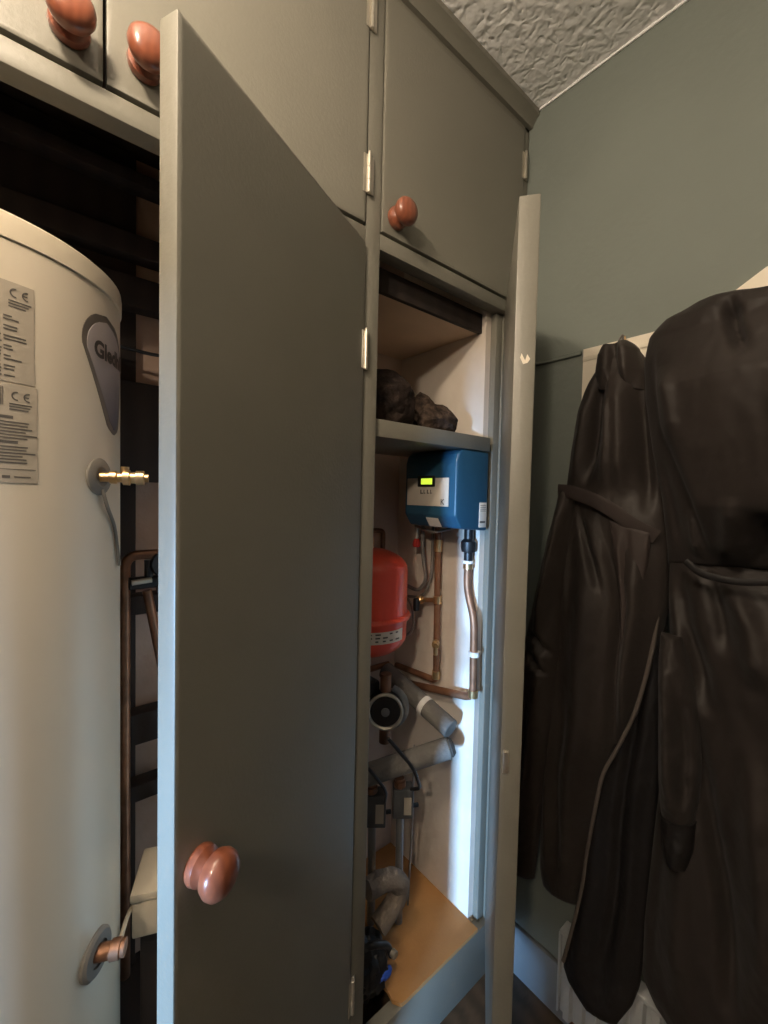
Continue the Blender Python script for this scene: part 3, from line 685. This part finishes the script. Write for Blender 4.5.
sl = [([(-.19, 1.36), (-.17, 1.18), (-.14, .99)], .012, .014, 'g'), ([(-.13, 1.03), (-.155, .99), (-.178, .965)], -.012, .012, 'g'), ([(-.12, .98), (-.145, .94), (-.175, .92)], -.010, .010, 'g'), ([(-.125, .90), (-.100, .6), (-.100, .38)], -.014, .012, 'g'), ([(-.155, .92), (-.130, .7), (-.122, .45)], .010, .010, 'g')]
drape(sl_rows, -.074, creases(sl, 6.2, .006), nu=60, seed=3., pw=.5).build('sleeve', M['coat'], c1, angle=80)
MB().tube([(-.092, -.172, 1.372), (-.101, -.205, 1.370), (-.104, -.26, 1.352), (-.100, -.30, 1.330), (-.094, -.340, 1.300), (-.080, -.380, 1.278)], (.0022, .0155), 18, .03, flat=(1, .0, .12)).build('belt', M['lapel'], c1)
lab(MB().tube([(-.060, -.384, 1.130), (-.064, -.374, 1.02), (-.066, -.352, .900), (-.070, -.318, .80), (-.072, -.291, .735), (-.074, -.268, .56), (-.078, -.258, .425), (-.084, -.236, .30), (-.086, -.226, .245)], .0042, 10, .06).build('piping', M['piping'], c1), 'grey piping along the front edge')
lpr = [(-.288, 1.310, -.370, 1.290, .010), (-.300, 1.240, -.368, 1.230, .014), (-.318, 1.150, -.360, 1.150, .014), (-.326, 1.030, -.348, 1.030, .012), (-.322, .940, -.330, .940, .006)]
lab(drape(lpr, -.080, creases([([(-.33, 1.3), (-.338, 1.15), (-.336, 1.0)], -.006, .008, 'g'), ([(-.312, 1.3), (-.326, 1.15), (-.33, 1.0)], .006, .008, 'g')], 5.5, .002), nu=40, nv=60, pw=.35, seed=11.).build('lapel', M['lapel'], c1, angle=80), 'lighter brown turned back facing')
col = [(-.250, 1.702, -.300, 1.700, .022), (-.240, 1.680, -.325, 1.672, .034), (-.236, 1.645, -.338, 1.630, .034), (-.244, 1.600, -.340, 1.585, .022)]
drape(col, -.056, creases([([(-.275, 1.71), (-.28, 1.65), (-.29, 1.59)], -.016, .010, 'g'), ([(-.30, 1.70), (-.31, 1.65), (-.315, 1.59)], .010, .012, 'g')], 8.8, .005), nu=50, nv=50, seed=9.).build('collar', M['coat'], c1, angle=80)
MB().tube([(-.050, -.275, 1.702), (-.034, -.280, 1.728), (-.050, -.287, 1.700)], .002).build('hanging_loop', M['piping'], c1)
pb = MB().tube([(-.036, -.318 + .03 * k / 13 + .012 * math.sin(k * 2.4), .80 - .034 * k) for k in range(14)], (.003, .020), 12, .02, flat=(1, 0, 0))
pb.build('placket', M['coatin'], c1)

c2 = thing('black_coat', 'large black coat with gathered waist hanging nearest the viewer', 'coat', (-.12, -.55, 1.70))
up = [(-.450, 1.730, -.60, 1.690, .05), (-.420, 1.722, -.66, 1.672, .085), (-.382, 1.706, -.72, 1.640, .10), (-.352, 1.682, -.78, 1.60, .105), (-.344, 1.635, -.81, 1.56, .11), (-.350, 1.557, -.82, 1.51, .115), (-.367, 1.454, -.82, 1.43, .115), (-.388, 1.354, -.82, 1.345, .105), (-.398, 1.275, -.81, 1.29, .085), (-.402, 1.225, -.80, 1.255, .05)]
ul = [([(-.372, 1.66), (-.397, 1.50), (-.458, 1.355), (-.488, 1.24)], .034, .012, 's'), ([(-.496, 1.70), (-.505, 1.643), (-.525, 1.58)], -.022, .010, 'g'), ([(-.40, 1.60), (-.415, 1.53), (-.43, 1.45)], .014, .016, 'g'),
      ([(-.62, 1.58), (-.60, 1.45), (-.57, 1.30)], .016, .05, 'g'), ([(-.385, 1.45), (-.41, 1.36), (-.43, 1.26)], -.014, .012, 'g'), ([(-.52, 1.36), (-.515, 1.30), (-.505, 1.24)], .014, .014, 'g'), ([(-.56, 1.34), (-.555, 1.29), (-.545, 1.25)], -.012, .012, 'g'), ([(-.45, 1.34), (-.455, 1.29), (-.462, 1.25)], .012, .008, 'g')]
drape(up, -.075, creases(ul, 2.6, .0028), pw=.5, seed=4.).build('body', M['coat2'], c2, angle=80)
lo = [(-.402, 1.262, -.80, 1.28, .040), (-.404, 1.20, -.80, 1.22, .075), (-.406, 1.157, -.81, 1.17, .085), (-.414, 1.06, -.82, 1.08, .09), (-.414, .96, -.83, .98, .09), (-.410, .857, -.83, .88, .09), (-.400, .686, -.84, .70, .09), (-.390, .488, -.84, .50, .088), (-.390, .37, -.84, .39, .082), (-.41, .335, -.83, .31, .07), (-.45, .300, -.82, .28, .05)]
ll = [([(-.425, 1.23), (-.440, 1.13), (-.472, 1.05), (-.495, .97)], -.030, .016, 'g'), ([(-.43, 1.18), (-.440, 1.0), (-.452, .84)], .022, .018, 'g'), ([(-.51, 1.22), (-.545, 1.14), (-.56, 1.05)], .018, .022, 'g'), ([(-.48, 1.23), (-.500, 1.16), (-.515, 1.08)], -.014, .012, 'g'),
      ([(-.47, .98), (-.50, .84), (-.530, .66), (-.56, .44)], -.024, .014, 'g'), ([(-.455, .78), (-.46, .60), (-.47, .40)], .020, .026, 'g'), ([(-.60, 1.2), (-.62, .9), (-.62, .5)], .020, .04, 'g'), ([(-.56, .98), (-.575, .8), (-.59, .5)], .020, .022, 'g'), ([(-.425, .80), (-.42, .6), (-.42, .38)], -.010, .010, 'g')]
drape(lo, -.070, creases(ll, 9.7, .0034), pw=.45, seed=5.).build('skirt', M['coat2'], c2, angle=80)
MB().tube([(-.168, -.455, 1.246), (-.178, -.480, 1.228), (-.182, -.53, 1.222), (-.182, -.60, 1.236), (-.174, -.68, 1.260), (-.16, -.76, 1.280)], (.0025, .006), 14, .04, flat=(1, 0, 0)).build('waist_band', M['coatin'], c2)
s2r = [(-.412, 1.10, -.445, 1.10, .02), (-.412, 1.04, -.462, 1.05, .035), (-.416, .95, -.478, .965, .042), (-.420, .85, -.486, .87, .044), (-.424, .79, -.484, .80, .042), (-.430, .75, -.480, .755, .034)]
drape(s2r, -.130, creases([([(-.43, 1.08), (-.44, .95), (-.45, .78)], .012, .014, 'g'), ([(-.455, 1.0), (-.468, .9), (-.470, .78)], -.012, .010, 'g')], 12.2, .007), nu=50, nv=90, pw=.5, seed=6.).build('sleeve', M['coat2'], c2, angle=80)
s3r = [(-.426, .765, -.484, .778, .038), (-.432, .715, -.484, .725, .040), (-.440, .680, -.478, .685, .032)]
drape(s3r, -.134, creases([], 15.2, .006), nu=40, nv=40, pw=.5, seed=7.).build('cuff', M['coatin'], c2, angle=80)

rd = thing('radiator', 'white fluted radiator low on the wall under the coats', 'radiator', (-.04, -.55, .05))
rb = MB(); prof_ = []
N_ = 22; y0_, y1_ = -.205, -.895
for k in range(N_):
    a, b_ = y0_ + (y1_ - y0_) * k / N_, y0_ + (y1_ - y0_) * (k + 1) / N_; w_ = b_ - a
    prof_ += [(-.050, a), (-.050, a + w_ * .30), (-.062, a + w_ * .42), (-.062, a + w_ * .88)]
prof_ += [(-.050, y1_), (-.030, y1_), (-.030, y0_)]
rb.prism(prof_, lambda a, b: Vector((a, b, .075)), (0, 0, .205))
rb.build('panel', M['radiator'], rd, angle=20)
MB().box(-.064, -.026, y1_ - .002, y0_ + .002, .281, .292, .003).build('top_cap', M['radiator'], rd)
MB().box(-.060, -.028, y0_ + .0005, y0_ + .006, .075, .280, .002).build('side_cap', M['radiator'], rd)
for y_ in (-.32, -.78): MB().box(-.0295, -.0145, y_ - .012, y_ + .012, .12, .26, .002).build('wall_bracket', M['galv'], rd)
for y_ in (-.235, -.865): MB().cyl((-.042, y_, .0001), (-.042, y_, .0749), .0075).build('supply_pipe', M['copper'], rd)

# ------------------------------------------------------------------ light
def lamp(name, typ, loc, power, col, **kw):
    l = bpy.data.lights.new(name, typ); l.energy = power; l.color = col
    for k, v_ in kw.items(): setattr(l, k, v_)
    o = bpy.data.objects.new(name, l); COL.objects.link(o); o.location = loc
    return o
lamp('ceiling_lamp', 'POINT', (-1.23, -.38, 2.15), 17, (1.0, .82, .61), shadow_soft_size=.035)
lamp('second_lamp', 'POINT', (-1.98, -1.08, 2.15), 29, (1.0, .82, .62), shadow_soft_size=.05)
wl = lamp('window_daylight', 'AREA', (-7.0, -2.44, .8), 2100, (.34, .61, 1.0), shape='RECTANGLE', size=1.0, size_y=.5)
wl.rotation_euler = Vector((-1, -.37, 0)).to_track_quat('Z', 'X').to_euler()
wd = bpy.data.worlds.new('world'); scene.world = wd; wd.use_nodes = True
wd.node_tree.nodes['Background'].inputs['Color'].default_value = (.6, .75, 1, 1); wd.node_tree.nodes['Background'].inputs['Strength'].default_value = .2

vs = scene.view_settings
vs.view_transform = 'Standard'; vs.look = 'None'; vs.exposure = .38; vs.gamma = 1; vs.use_curve_mapping = False
